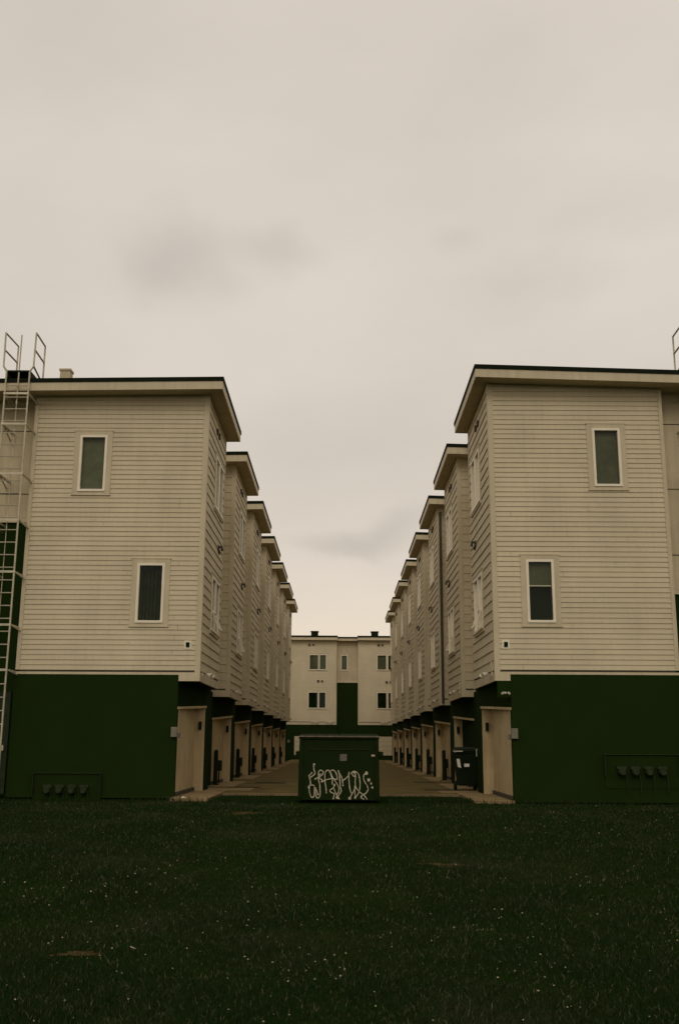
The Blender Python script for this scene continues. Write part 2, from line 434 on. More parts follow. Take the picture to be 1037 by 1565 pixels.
    tk = MB(); tk.box(X(3.66), X(3.70), 0.15, 2.95, 0.03, 0.12); tk.build('alcove_base_strip', M['ventdark'], root)
    # dropped header: runs from the outer corner to the pier, with a pale trim board on its foot
    za, zb = ((0.735, 0.86) if front else (0.64, 0.78))
    za += EYE; zb += EYE
    A0 = (3.70, 0.0); A1 = (3.44, 2.95)
    def hd(off0, off1, z_lo_a, z_lo_b, z_hi_a, z_hi_b):
        p = []
        for (xx, yy), zl in ((A0, z_lo_a), (A1, z_lo_b)):
            p.append((X(xx-off0), yy, zl)); p.append((X(xx-off1), yy, zl))
        q = []
        for (xx, yy), zh in ((A0, z_hi_a), (A1, z_hi_b)):
            q.append((X(xx-off0), yy, zh)); q.append((X(xx-off1), yy, zh))
        return [p[0], p[1], p[3], p[2], q[0], q[1], q[3], q[2]]
    h = MB(); h.hexa(hd(-0.05, 0.0, za+0.05, zb+0.05, zk+0.02, zk+0.02)); h.build('alcove_header', M['dark'], root)
    h = MB(); h.hexa(hd(-0.06, 0.025, za, zb, za+0.055, zb+0.055)); h.build('header_trim', M['alcove'], root)
    # small fixtures
    PcA = lambda u, z, n: (X(3.70-n), u, z)
    Pe = lambda u, z, n: (X(u), 2.955-n, z)
    l = MB(); PB(l, Pe, 3.53, 3.60, 0.32+EYE, 0.52+EYE, 0.0, 0.07); l.build('wall_lantern', M['blackmetal'], root)
    flood(root, Pc, 0.42, zs-0.07, 0.9, conduit=(s > 0))
    v = MB()
    PB(v, Pc, 2.55, 2.70, 4.86+EYE, 5.00+EYE, 0.0, 0.05)
    v.tube([Pc(2.62, 4.95+EYE, 0.03), Pc(2.62, 4.97+EYE, 0.11), Pc(2.62, 4.86+EYE, 0.13)], 0.035, 8)
    PB(v, Pc, 2.72, 2.80, 4.80+EYE, 4.88+EYE, 0.0, 0.06)
    v.build('wall_vent', M['ventdark'], root)
    for a in (1.55, 1.95):
        v = MB(); PB(v, Pc, a, a+0.15, 7.70+EYE, 7.84+EYE, 0.0, 0.06); v.build('eave_vent', M['ventdark'], root)
    # gas riser beside the door
    if idx >= 2:
        gm = MB()
        gm.tube([(X(3.60), 0.75, 0.03), (X(3.60), 0.75, 0.50), (X(3.60), 0.90, 0.56), (X(3.60), 1.25, 0.56), (X(3.60), 1.32, 0.50), (X(3.60), 1.32, 0.03)], 0.022, 6)
        gm.box(X(3.50), X(3.68), 0.92, 1.18, 0.40, 0.70)
        gm.build('gas_meter', M['blackmetal'], root, bevel=0.01)
    # --- roof
    T = lambda p: (p[0], p[1], p[2]-tilt*(abs(p[0])-xr)+(0.035 if s > 0 else 0.0))
    r = MB()
    yr0, yr1 = -0.5, 3.85
    r.box(X(xr-0.02), X(XO+0.5), yr0-0.02, yr1, ROOFZ-0.10, ROOFZ, T)
    r.box(X(3.60), X(XO+0.5), yr1, UL-0.53, ROOFZ-0.087, ROOFZ-0.002, T)
    ro = r.build('roof', M['roof'], root)
    fz0, fz1 = ROOFZ-0.30, ROOFZ-0.101
    f = MB()
    f.box(X(xr), X(XO+0.48), yr0, yr0+0.03, fz0, fz1, T)
    f.box(X(xr), X(xr+0.03), yr0+0.03, yr1-0.05, fz0, fz1, T)
    f.box(X(xr), X(3.63), yr1-0.05, yr1-0.02, fz0, fz1, T)
    f.box(X(3.63), X(3.66), yr1-0.05, UL-0.53, fz0, fz1, T)
    f.build('fascia', M['trim'], ro)
    sf = MB(); sf.box(X(xr+0.03), X(XO+0.45), yr0+0.03, yr1-0.05, fz0+0.02, fz0+0.04, T)
    sf.box(X(3.66), X(XO+0.45), yr1-0.05, UL-0.53, fz0+0.02, fz0+0.04, T)
    sf.build('soffit', M['soffit'], ro)
    if front:
        # outlet box, electrical box, corner details on the front
        ub = 3.51 if s < 0 else 3.61
        zc = (2.18 if s < 0 else 2.15)+EYE
        o = MB(); PB(o, Pf, ub-0.085, ub+0.085, zc-0.095, zc+0.095, 0.0, 0.03)
        bx = o.build('vent_plate', M['frame'], root)
        o = MB(); PB(o, Pf, ub-0.04, ub+0.04, zc-0.055, zc+0.055, 0.028, 0.05); o.build('louvre', M['room'], bx)
        zc = 0.24+EYE
        o = MB(); PB(o, Pf, 3.66, 3.80, zc-0.12, zc+0.10, 0.034, 0.12)
        o.box(X(3.62), X(3.69), -0.02, 0.10, zc-0.14, zc-0.02)
        o.build('electrical_box', M['greymetal'], root, bevel=0.008)
        if s > 0:
            flood(root, lambda u, z, n: Pf(u, z, n+0.034), 3.56, 1.10+EYE, 0.42)
            hb = MB(); PB(hb, Pf, 3.40, 3.69, 1.0+EYE, zk+0.0, -0.06, 0.02); hb.build('corner_header', M['dark'], root)
        if s < 0:
            d = MB(); PB(d, Pf, 7.55, 8.45, 0.05, 1.12+EYE, -0.325, -0.28); dd = d.build('recess_door', M['meter'], root)
            d = MB(); PB(d, Pf, 7.62, 7.66, 1.0, 1.12, -0.28, -0.22); d.build('door_handle', M['metal'], dd)
    return root

YL, YR = 23.2, 22.4
ORD = ['', 'Front', 'Second', 'Third', 'Fourth', 'Fifth', 'Sixth', 'Seventh', 'Eighth']
lab_left = {
 1: 'big beige end townhouse at front left, with a dark curtained lower window',
 2: 'second townhouse from the front in the left row, behind the big end house',
 3: 'third beige townhouse from the front along the left side of the driveway',
 4: 'fourth beige townhouse from the front along the left side of the driveway',
 5: 'fifth beige townhouse from the front along the left side of the driveway',
 6: 'sixth beige townhouse from the front in the left row',
 7: 'farthest beige townhouse of the left row, next to the block closing the driveway',
}
lab_right = {
 1: 'big beige end townhouse at front right, lower window with half drawn shade',
 2: 'second townhouse from the front in the right row, black bin at its doorway',
 3: 'third beige townhouse from the front along the right side of the driveway',
 4: 'fourth beige townhouse from the front along the right side of the driveway',
 5: 'fifth beige townhouse from the front along the right side of the driveway',
 6: 'sixth beige townhouse from the front along the right side of the driveway',
 7: 'seventh beige townhouse from the front in the right row',
 8: 'farthest beige townhouse of the right row, its roof smallest beside the far block',
}
for s, Y0, xb, xr, labs, grp in ((-1, YL, 3.24, 2.85, lab_left, 'townhouses in the left row'), (1, YR, 3.38, 3.03, lab_right, 'townhouses in the right row')):
    protos = {}
    for i in labs:
        if i in (1, 2, 3):
            o = protos[i] = make_house(s, i == 1, xb, xr, i)
        else:
            o = copy_tree(protos[3])
        o.location = (0, Y0+(i-1)*UL, 0)
        tag(o, labs[i], 'house', grp)

# dark upright tube making a dark band on the right row, between second and third house
dp = MB(); yy = YR+2*UL-0.08
dp.tube([(3.45, yy, 8.0+EYE), (3.45, yy, 1.35+EYE)], 0.045, 8)
third_right = [o for o in COL.objects if o.get('label') == lab_right[3]][0]
dpo = dp.build('downpipe', M['ventdark'], third_right, loc=(0, -(YR+2*UL), 0))

# ------------------------------------------------------------------ far block
def far_block():
    root = empty('apartment_block', (0, 78, 0))
    P = lambda u, z, n: (u, -n, z)
    E = EYE
    zs, zt, zk = 1.60+E, 7.75+E, 1.38+E
    win = [(-2.44, -1.80, 5.52, 6.60, 'shade'), (-1.66, -1.20, 5.52, 6.60, 'shade'), (-2.48, -1.82, 2.63, 3.77, 'room'), (-1.68, -1.22, 2.63, 3.77, 'room'),
           (2.74, 3.40, 5.52, 6.60, 'shade'), (3.56, 4.05, 5.52, 6.60, 'room'), (2.74, 3.40, 2.63, 3.77, 'room'), (3.56, 4.05, 2.63, 3.77, 'room')]
    win = [(a, b, c+E, d+E, k) for a, b, c, d, k in win]
    H = [(a-0.04, b+0.04, c-0.04, d+0.04) for a, b, c, d, k in win]
    for a, b in ((-9, -0.37), (1.25, 9)):
        w = MB(); clap(w, P, a, b, zs, zt, 0.17, H); w.build('front_siding', M['siding'], root, fixn=False)
    for u in (-0.46, 1.25):
        cb = MB(); PB(cb, P, u, u+0.09, zk, zt, -0.4, 0.03); cb.build('corner_board', M['trim'], root)
    for a, b in ((-9, -0.47), (1.35, 9)):
        cb = MB(); PB(cb, P, a, b, zk, zs-0.05, -0.02, 0.03); cb.build('skirt_board', M['trim'], root)
        cb = MB(); PB(cb, P, a, b, zs-0.05, zs, -0.02, 0.0); cb.build('flashing', M['ventdark'], root)
    zp = 4.54+E
    Pi = lambda u, z, n: (u, 0.4-n, z)
    pn = MB(); clap(pn, Pi, -0.37, 1.25, zp+0.13, zt, 0.17, [(-0.04, 0.44, 5.48+E, 6.64+E)])
    pn.build('recess_siding', M['panel'], root, fixn=False)
    tr = MB(); PB(tr, Pi, -0.37, 1.25, zp, zp+0.13, -0.02, 0.06); tr.build('recess_trim', M['trim'], root)
    for a, b, c, d, k in win: window(root, P, a, b, c, d, k, casing=0.03)
    window(root, Pi, 0.0, 0.40, 5.52+E, 6.60+E, 'shade', casing=0.03)
    dk = MB(); PB(dk, Pi, -0.37, 1.25, 0, zp, -0.03, 0.0)
    dk.box(-9, -0.37, -0.02, 0.2, 0, zk-0.002); dk.box(1.25, 9, -0.02, 0.2, 0, zk-0.002)
    dk.build('ground_floor_wall', M['dark'], root)
    bd = MB(); bd.box(-9, 9, 0.55, 9, 0, zt-0.05); bd.build('inner_wall', M['siding'], root)
    for x0, x1 in ((-3.52, -1.4), (2.6, 4.7)):
        d = MB(); d.box(x0, x1, -0.07, -0.022, 0.35, 0.52+E); gd = d.build('garage_door', M['panel'], root)
        q = MB()
        for k in range(1, 4): q.box(x0+0.02, x1-0.02, -0.074, -0.07, 0.35+k*0.33, 0.36+k*0.33)
        q.build('door_seam', M['ventdark'], gd)
    for x in (-2.0, -0.9, 3.2, 4.2):
        flood(root, P, x, zs-0.06, 1.2)
    for x, z in ((-1.6, 4.55), (3.6, 4.5), (-2.3, 7.3), (3.0, 7.3)):
        v = MB(); PB(v, P, x-0.25, x-0.10, z+E, z+0.16+E, 0.0, 0.1); PB(v, P, x+0.05, x+0.2, z+0.02+E, z+0.14+E, 0.0, 0.08)
        v.build('wall_vent', M['ventdark'], root)
    # dark wall lights
    for x in (-4.35, -3.95):
        v = MB(); v.box(x-0.08, x+0.08, -0.14, -0.02, 0.05+E, 0.25+E); v.build('wall_lantern', M['greymetal'], root)
    r = MB()
    r.box(-9.4, -0.30, -0.5, 9.3, zt+0.19, zt+0.30); r.box(1.20, 9.4, -0.5, 9.3, zt+0.19, zt+0.30); r.box(-0.30, 1.20, -0.2, 9.3, zt+0.14, zt+0.24)
    ro = r.build('roof', M['roof'], root)
    f = MB()
    f.box(-9.35, -0.31, -0.45, 9.2, zt-0.03, zt+0.188); f.box(1.21, 9.35, -0.45, 9.2, zt-0.03, zt+0.188); f.box(-0.31, 1.21, -0.15, 9.2, zt-0.05, zt+0.138)
    f.build('fascia', M['trim'], ro)
    for x in (-2.1, 2.55):
        v = MB(); v.box(x-0.27, x+0.27, 0.4, 0.95, zt+0.2, zt+0.68)
        v.box(x-0.31, x+0.31, 0.36, 0.99, zt+0.68, zt+0.74)
        v.build('roof_vent', M['roof'], ro)
    tag(root, 'far beige block closing the end of the driveway, two dark roof vents', 'building')
far_block()

# ------------------------------------------------------------------ roof vent box on left house
v = MB(); v.box(-6.98, -6.73, 0.35, 0.60, 8.3+EYE, 8.94+EYE); v.box(-7.0, -6.71, 0.33, 0.62, 8.94+EYE, 8.99+EYE)
h1 = [o for o in COL.objects if o.get('label') == lab_left[1]][0]
h1.name = 'townhouse'
vo = v.build('roof_vent', M['panel'], h1)

# ------------------------------------------------------------------ ladders
def make_ladder():
    """local: centre line x=0, wall side +y, ground z=0"""
    root = empty('roof_ladder')
    for sx in (-1, 1):
        r = MB()
        r.tube([(sx*0.275, 0, 0.45), (sx*0.275, 0, 8.55+EYE), (sx*0.355, 0, 8.68+EYE), (sx*0.365, 0, 9.53+EYE)], 0.022, 8)
        r.build('rail', M['metal'], root)
        g = MB(); y1 = 0.85
        g.tube([(sx*0.365, 0, 9.53+EYE), (sx*0.33, y1, 9.53+EYE), (sx*0.33, y1, 8.55+EYE), (sx*0.355, 0.03, 8.68+EYE)], 0.022, 8)
        g.tube([(sx*0.36, 0, 9.10+EYE), (sx*0.33, y1, 9.10+EYE)], 0.022, 8)
        g.build('guard_rail', M['metal'], root)
    for k in range(32):
        q = MB(); z = 0.70+k*0.29
        if z > 8.45+EYE: break
        q.tube([(-0.275, 0, z), (0.275, 0, z)], 0.014, 6); q.build('rung', M['metal'], root)
    c = MB(); c.tube([(0.0, 0.06, 0.5), (0.0, 0.06, 7.75+EYE)], 0.010, 6); c.tube([(0.0, 0.06, 7.75+EYE), (0.0, 0.06, 9.5+EYE)], 0.018, 6)
    c.build('safety_rail', M['metal'], root)
    for z in (1.55, 2.55, 3.75, 4.95, 6.05, 7.25, 8.0):
        b = MB()
        for sx in (-1, 1):
            b.box(sx*0.26, sx*0.30, 0.02, 0.92, z+EYE-0.02, z+EYE+0.02)
            b.tube([(sx*0.28, 0.05, z+EYE), (sx*0.37, 0.90, z+EYE-0.12)], 0.018, 6)
        b.box(-0.30, 0.30, -0.03, -0.022, z+EYE-0.025, z+EYE+0.025)
        b.build('bracket', M['metal'], root)
    p = MB(); p.box(-0.27, 0.27, 0.04, 0.75, 8.56+EYE, 8.60+EYE); p.box(-0.27, -0.25, 0.04, 0.75, 8.40+EYE, 8.56+EYE); p.box(0.25, 0.27, 0.04, 0.75, 8.40+EYE, 8.56+EYE)
    p.build('step_platform', M['blackmetal'], root)
    return root
ld = make_ladder(); ld.location = (-7.69, 22.6, 0)
tag(ld, 'pale metal roof access ladder with tall guard rails on the left end house', 'ladder', 'roof access ladders')
ld2 = copy_tree(ld); ld2.location = (8.20, 21.8, 0)
tag(ld2, 'pale metal roof ladder guard cut off by the right edge above the right end house', 'ladder', 'roof access ladders')

# ------------------------------------------------------------------ bollards
def make_bollard():
    root = empty('bollard')
    b = MB(); b.tube([(0,0,0.0),(0,0,0.93)], 0.062, 14); b.build('post', M['blackmetal'], root)
    c = MB(); c.tube([(0,0,0.93),(0,0,0.96),(0,0,0.985)], [0.066, 0.055, 0.02], 14); c.build('cap', M['blackmetal'], root)
    f = MB(); f.box(-0.11, 0.11, -0.11, 0.11, 0.0, 0.02); f.build('base_plate', M['blackmetal'], root)
    return root
b0 = make_bollard(); first = True
words = {2: 'second', 3: 'third', 4: 'fourth', 5: 'fifth', 6: 'sixth', 7: 'farthest', 8: 'farthest'}
for side, rng_, Y0, xx in (('left', range(2, 8), YL, -3.585), ('right', range(3, 9), YR, 3.42)):
    for i in rng_:
        o = b0 if first else copy_tree(b0); first = False
        o.location = (xx, Y0+(i-1)*UL+(0.35 if side == 'left' else -0.3), 0.026)
        wd = words[i] if not (side == 'right' and i == 7) else 'seventh'
        tag(o, f'dark steel bollard at the doorway of the {wd} townhouse in the {side} row', 'bollard', f'bollards along the {side} row')

# ------------------------------------------------------------------ utility meter banks
def make_meters(k, w):
    root = empty('meter_bank')
    b = MB(); b.box(-w/2, w/2, -0.012, 0.0, 0.30, 1.0); b.build('backboard', M['dark'], root)
    t = MB(); t.box(-w/2-0.01, w/2+0.01, -0.05, 0.0, 1.0, 1.014); t.box(-w/2-0.012, -w/2, -0.10, 0, 0.55, 1.0); t.box(w/2, w/2+0.012, -0.10, 0, 0.55, 1.0)
    t.build('hood', M['meter'], root)
    for j in range(4):
        x = (j-1.5)*k-0.02
        m_ = MB(); m_.tube([(x, -0.05, 0.64), (x, -0.13, 0.64), (x, -0.17, 0.64)], [0.085, 0.085, 0.06], 16)
        me_ = m_.build('meter', M['meter'], root)
        q = MB(); q.box(x-0.10, x+0.10, -0.09, -0.05, 0.70, 0.76); q.tube([(x+0.09, -0.08, 0.62), (x+0.11, -0.08, 0.45), (x+0.11, -0.06, 0.2)], 0.010, 6)
        q.build('pipework', M['meter'], me_)
    return root
mb_ = make_meters(0.29, 1.60); mb_.location = (6.44, YR-0.036, 0.0)
tag(mb_, 'dim grey bank of four utility meters on the dark base of the right end house', 'meters', 'utility meter banks')
mb2 = copy_tree(mb_); mb2.location = (-6.05, YL-0.036, -0.48); mb2.scale = (0.93, 1, 1.0)
tag(mb2, 'faint bank of four utility meters low on the dark base of the left end house', 'meters', 'utility meter banks')

# ------------------------------------------------------------------ wheeled bin
def make_bin():
    root = empty('wheeled_bin', (3.27, 27.4, 0.03))
    b = MB()
    b.hexa([(-0.22,-0.26,0.12),(0.22,-0.26,0.12),(0.22,0.24,0.12),(-0.22,0.24,0.12),(-0.29,-0.36,0.98),(0.29,-0.36,0.98),(0.29,0.34,0.98),(-0.29,0.34,0.98)])
    b.box(-0.31, 0.31, -0.38, 0.36, 0.94, 0.985)
    b.build('body', M['plastic'], root, bevel=0.02)
    l = MB(); l.hexa([(-0.32,-0.40,0.99),(0.32,-0.40,0.99),(0.32,0.38,0.99),(-0.32,0.38,0.99),(-0.27,-0.33,1.06),(0.27,-0.33,1.06),(0.27,0.34,1.10),(-0.27,0.34,1.10)])
    l.build('lid', M['plastic'], root, bevel=0.015)
    h = MB(); h.tube([(-0.30,-0.37,0.96),(-0.36,-0.42,0.99),(-0.12,-0.42,0.99)], 0.014, 8); h.tube([(0.24,-0.40,0.86),(0.24,-0.42,1.04),(0.30,-0.42,1.06)], 0.016, 8)
    h.build('handle', M['lampwhite'], root)
    for sx in (-1, 1):
        w = MB(); w.tube([(sx*0.22, 0.24, 0.12), (sx*0.29, 0.24, 0.12)], 0.12, 18); w.build('wheel', M['blackmetal'], root)
    q = MB(); q.hexa([(-0.25,-0.352,0.60),(-0.16,-0.352,0.57),(-0.16,-0.34,0.57),(-0.25,-0.34,0.60),(-0.28,-0.385,0.80),(-0.20,-0.385,0.80),(-0.20,-0.36,0.80),(-0.28,-0.36,0.80)])
    q.build('white_sticker', M['brightwhite'], root)
    q = MB(); q.box(-0.08, 0.05, -0.372, -0.345, 0.60, 0.68); q.build('white_label', M['brightwhite'], root)
    tag(root, 'black wheeled bin with two white stickers at the second doorway on the right', 'bin')
make_bin()

# ------------------------------------------------------------------ dumpster with graffiti
def make_dumpster():
    root = empty('dumpster', (-0.046, 22.2, -0.03))
    hw = 0.845; H = 1.36
    b = MB()
    b.hexa([(-hw-0.02,0,0.06),(hw+0.02,0,0.06),(hw+0.02,1.35,0.06),(-hw-0.02,1.35,0.06),(-hw,0,H),(hw,0,H),(hw,1.35,H+0.04),(-hw,1.35,H+0.04)])
    for x in (-0.83, 0.77): b.box(x, x+0.06, -0.03, 0.0, 0.10, H-0.05)
    b.build('body', M['bin'], root, bevel=0.006)
    r = MB(); r.box(-hw-0.015, hw+0.015, -0.035, 0.02, H-0.035, H+0.004); r.build('rim', M['bin'], root)
    l = MB()
    for x0, x1 in ((-hw-0.005, -0.01), (0.01, hw+0.005)):
        l.hexa([(x0,-0.05,H+0.006),(x1,-0.05,H+0.006),(x1,1.36,H+0.05),(x0,1.36,H+0.05),(x0,-0.05,H+0.03),(x1,-0.05,H+0.03),(x1,1.36,H+0.085),(x0,1.36,H+0.085)])
    l.build('lid', M['bin'], root)
    e = MB(); e.box(-hw-0.01, hw+0.01, -0.062, -0.048, H+0.004, H+0.030); e.build('lid_edge', M['binrim'], root)  # strip paler than the lid along its front edge
    e = MB(); e.box(-0.62, 0.68, -0.034, -0.025, 1.105, 1.113); e.build('stiffener', M['meter'], root)
    e = MB(); e.box(hw+0.01, hw+0.09, 0.25, 1.1, 0.92, 1.06); e.box(hw+0.02, hw+0.10, -0.02, 0.05, 0.98, 1.06); e.box(-hw-0.09, -hw-0.01, 0.25, 1.1, 0.92, 1.06)
    e.build('fork_pocket', M['bin'], root)
    for sx in (-0.7, 0.7):
        w = MB(); w.tube([(sx-0.03, 0.12, 0.055), (sx+0.03, 0.12, 0.055)], 0.055, 14); w.build('castor', M['blackmetal'], root)
    e = MB(); e.box(0.02, 0.165, -0.006, 0.0, 0.87, 1.01); e.build('faded_sticker', M['sticker'], root)
    e = MB(); e.box(0.69, 0.765, -0.006, 0.0, 0.965, 1.005); e.build('white_sticker', M['whitesticker'], root)
    # graffiti, in crop coordinates (118..892 across, 150 top .. 850 foot)
    fx = lambda u: -hw-0.0 + (u-116)/(894-116)*2*hw
    fz = lambda v: H - (v-150)/(838-150)*(H-0.02)
    strokes = [
     [(262,438),(258,462),(262,500),(272,530),(262,552),(240,568),(222,590),(228,620),(230,660)],
     [(238,535),(215,562),(222,600)],
     [(205,680),(225,662),(250,660),(270,672),(290,720),(302,755)],
     [(214,690),(220,730),(232,775),(250,790),(265,765),(268,710),(266,680)],
     [(268,668),(280,700),(278,750),(290,790),(312,790),(324,760),(322,700),(318,650),(306,600),(312,560),(330,540)],
     [(276,594),(300,578),(330,562),(350,540),(350,515),(330,502),(312,508),(306,530),(306,560)],
     [(306,580),(330,595),(345,615)],
     [(340,622),(370,608),(410,594),(450,590),(480,600)],
     [(384,738),(380,690),(372,640),(368,590),(372,530),(388,502),(408,508),(430,560),(442,600),(440,650)],
     [(410,515),(440,500),(466,512),(484,550),(490,600)],
     [(424,520),(440,570),(466,610),(490,650),(506,690),(500,735),(480,765)],
     [(462,655),(452,685),(420,712),(430,735),(460,750),(452,798)],
     [(456,690),(470,730),(490,778),(512,806)],
     [(500,505),(510,560),(516,620),(520,680),(528,720),(505,765),(490,785)],
     [(505,520),(530,570),(540,610),(545,660)],
     [(540,612),(570,590),(595,560),(604,520),(602,570),(606,640),(616,710),(632,750)],
     [(622,540),(640,516),(660,512),(668,535),(660,562),(645,560),(636,540)],
     [(660,512),(690,530),(706,580),(712,650),(704,720),(680,770),(655,790)],
     [(668,560),(664,620),(664,680),(640,740),(612,790),(600,802)],
     [(664,672),(690,710),(720,740),(752,765),(778,802)],
     [(660,690),(662,740),(668,800)],
     [(775,530),(752,545),(746,580),(756,620),(780,660),(790,700),(770,740),(730,765),(724,790),(750,804)],
    ]
    blobs = [(262,440,11),(215,562,9),(238,532,9),(215,688,9),(302,755,9),(340,622,8),(275,594,8),(384,738,7),(462,657,10),(545,660,8),
             (775,530,16),(797,602,16),(820,640,10),(832,682,10),(612,795,14),(665,675,11),(490,785,15),(452,798,8),(655,520,12),(724,780,9),(500,508,7),(778,802,6)]
    g = MB()
    def ribbon(pts, w=0.0092):
        # smooth with Catmull-Rom, then a raised flat stroke
        P = [Vector((fx(u), fz(v))) for u, v in pts]
        Q = []
        for i in range(len(P)-1):
            p0, p1, p2, p3 = P[max(i-1,0)], P[i], P[i+1], P[min(i+2, len(P)-1)]
            for k in range(5):
                t = k/5
                Q.append(0.5*((2*p1)+(p2-p0)*t+(2*p0-5*p1+4*p2-p3)*t*t+(3*p1-p0-3*p2+p3)*t**3))
        Q.append(P[-1])
        for i in range(len(Q)-1):
            a, b_ = Q[i], Q[i+1]; d = (b_-a)
            if d.length < 1e-5: continue
            d.normalize(); n = Vector((-d.y, d.x))*w*random.uniform(0.85, 1.2)
            a2 = a-d*0.003; b2 = b_+d*0.003; y = -0.0035-0.00002*(i % 7)
            g.quad((a2.x-n.x, y, a2.y-n.y), (b2.x-n.x, y, b2.y-n.y), (b2.x+n.x, y, b2.y+n.y), (a2.x+n.x, y, a2.y+n.y))
    for s_ in strokes: ribbon(s_)
    for u, v, r_ in blobs:
        rr = r_*2*hw/778
        b = len(g.v); n = 12
        for k in range(n):
            t = 2*math.pi*k/n; q = rr*random.uniform(0.8, 1.15)
            g.v.append((fx(u)+q*math.cos(t), -0.0045, fz(v)+q*math.sin(t)*1.1))
        g.f.append(tuple(range(b, b+n)))
    g.build('graffiti', M['graffiti'], root, fixn=False)
    tag(root, 'dark steel dumpster with pale graffiti in the middle of the driveway mouth', 'dumpster')
make_dumpster()

# ------------------------------------------------------------------ ground, road, pads
def gz(x, y):
    t = min(1, max(0, y/21.0)); t = t*t*(3-2*t)
    base = -0.38*(1-t) - 0.03
    k = min(1, max(0, (21.5-y)/4))
    return base + k*(0.03*math.sin(x*0.6+1.3)*math.sin(y*0.45) + 0.015*math.sin(x*1.7+y*1.1))
xs = [-900, -300, -100, -50, -25] + [x*0.5-20 for x in range(81)] + [25, 50, 100, 300, 900]
ys = [-200, -60, -20] + [y*0.5-8 for y in range(64)] + [26, 30, 40, 60, 90, 140, 300, 1000]
vs = [(x, y, gz(x, y)) for y in ys for x in xs]
fs = [(j*len(xs)+i, j*len(xs)+i+1, (j+1)*len(xs)+i+1, (j+1)*len(xs)+i) for j in range(len(ys)-1) for i in range(len(xs)-1)]
gm = MB(); gm.v = vs; gm.f = fs
g = gm.build('ground', M['ground'], fixn=False, smooth=True); tag(g, kind='structure')
r = MB(); r.box(-3.68, 3.68, 25.30, 77.9, -0.2, 0.016)
tag(r.build('road', M['asphalt']), kind='structure')
k = MB(); k.box(-2.84, 2.84, 25.15, 25.30, -0.2, 0.020)
tag(k.build('kerb', M['kerb']), kind='structure')
def pad(x0, x1, y0, y1, z): 
    p = MB(); p.box(x0, x1, y0, y1, -0.15, z); return p
p = MB()
p.box(-3.69, -2.86, 22.55, 26.6, -0.15, 0.032); p.box(2.84, 3.69, 22.3, 26.0, -0.15, 0.032)
p.box(-3.69, -2.30, 26.62, 27.9, -0.15, 0.028); p.box(2.50, 3.69, 26.02, 27.1, -0.15, 0.028)
for i in range(1, 8):
    if i < 7: p.box(-3.69, -2.95, YL+i*UL-0.7, YL+i*UL+3.2, -0.15, 0.028+0.0005*i)
    p.box(2.95, 3.69, YR+i*UL-0.7, YR+i*UL+3.2, -0.15, 0.028+0.0005*i)
tag(p.build('pavement', M['concrete']), kind='structure')
# flat dark strips on the road edges
ds = MB()
ds.box(-3.1, -2.2, 28.6, 28.95, 0.0, 0.020); ds.box(-2.6, -1.7, 31.6, 32.2, 0.0, 0.021); ds.box(2.2, 3.1, 27.5, 27.9, 0.0, 0.021); ds.box(2.3, 2.94, 33, 33.5, 0.0, 0.0205)
dr = ds.build('road_patch', M['roof']); dr['kind'] = 'structure'

# bare soil patches on the lawn
def px_ray(px, py):
    return None
def soil(cx, cy, rx, ry):
    m_ = MB(); n = 40; b = 0
    m_.v.append((cx, cy, gz(cx, cy)+0.02))
    ph = random.uniform(0, 6)
    for k in range(n):
        t = 2*math.pi*k/n
        q = 1+0.28*math.sin(3*t+ph)+0.2*math.sin(7*t+ph*2)+random.uniform(-0.12, 0.12)
        x = cx+rx*q*math.cos(t); y = cy+ry*q*math.sin(t)
        m_.v.append((x, y, gz(x, y)+0.008))
    for k in range(n): m_.f.append((0, 1+k, 1+(k+1) % n))
    return m_
soils = [(-1.90, 7.85, 0.17, 0.075), (1.22, 12.45, 0.26, 0.16), (-1.7, 19.0, 0.3, 0.3)]
for q in soils:
    o = soil(*q).build('bare_soil', M['soil'], fixn=False); tag(o, kind='structure')

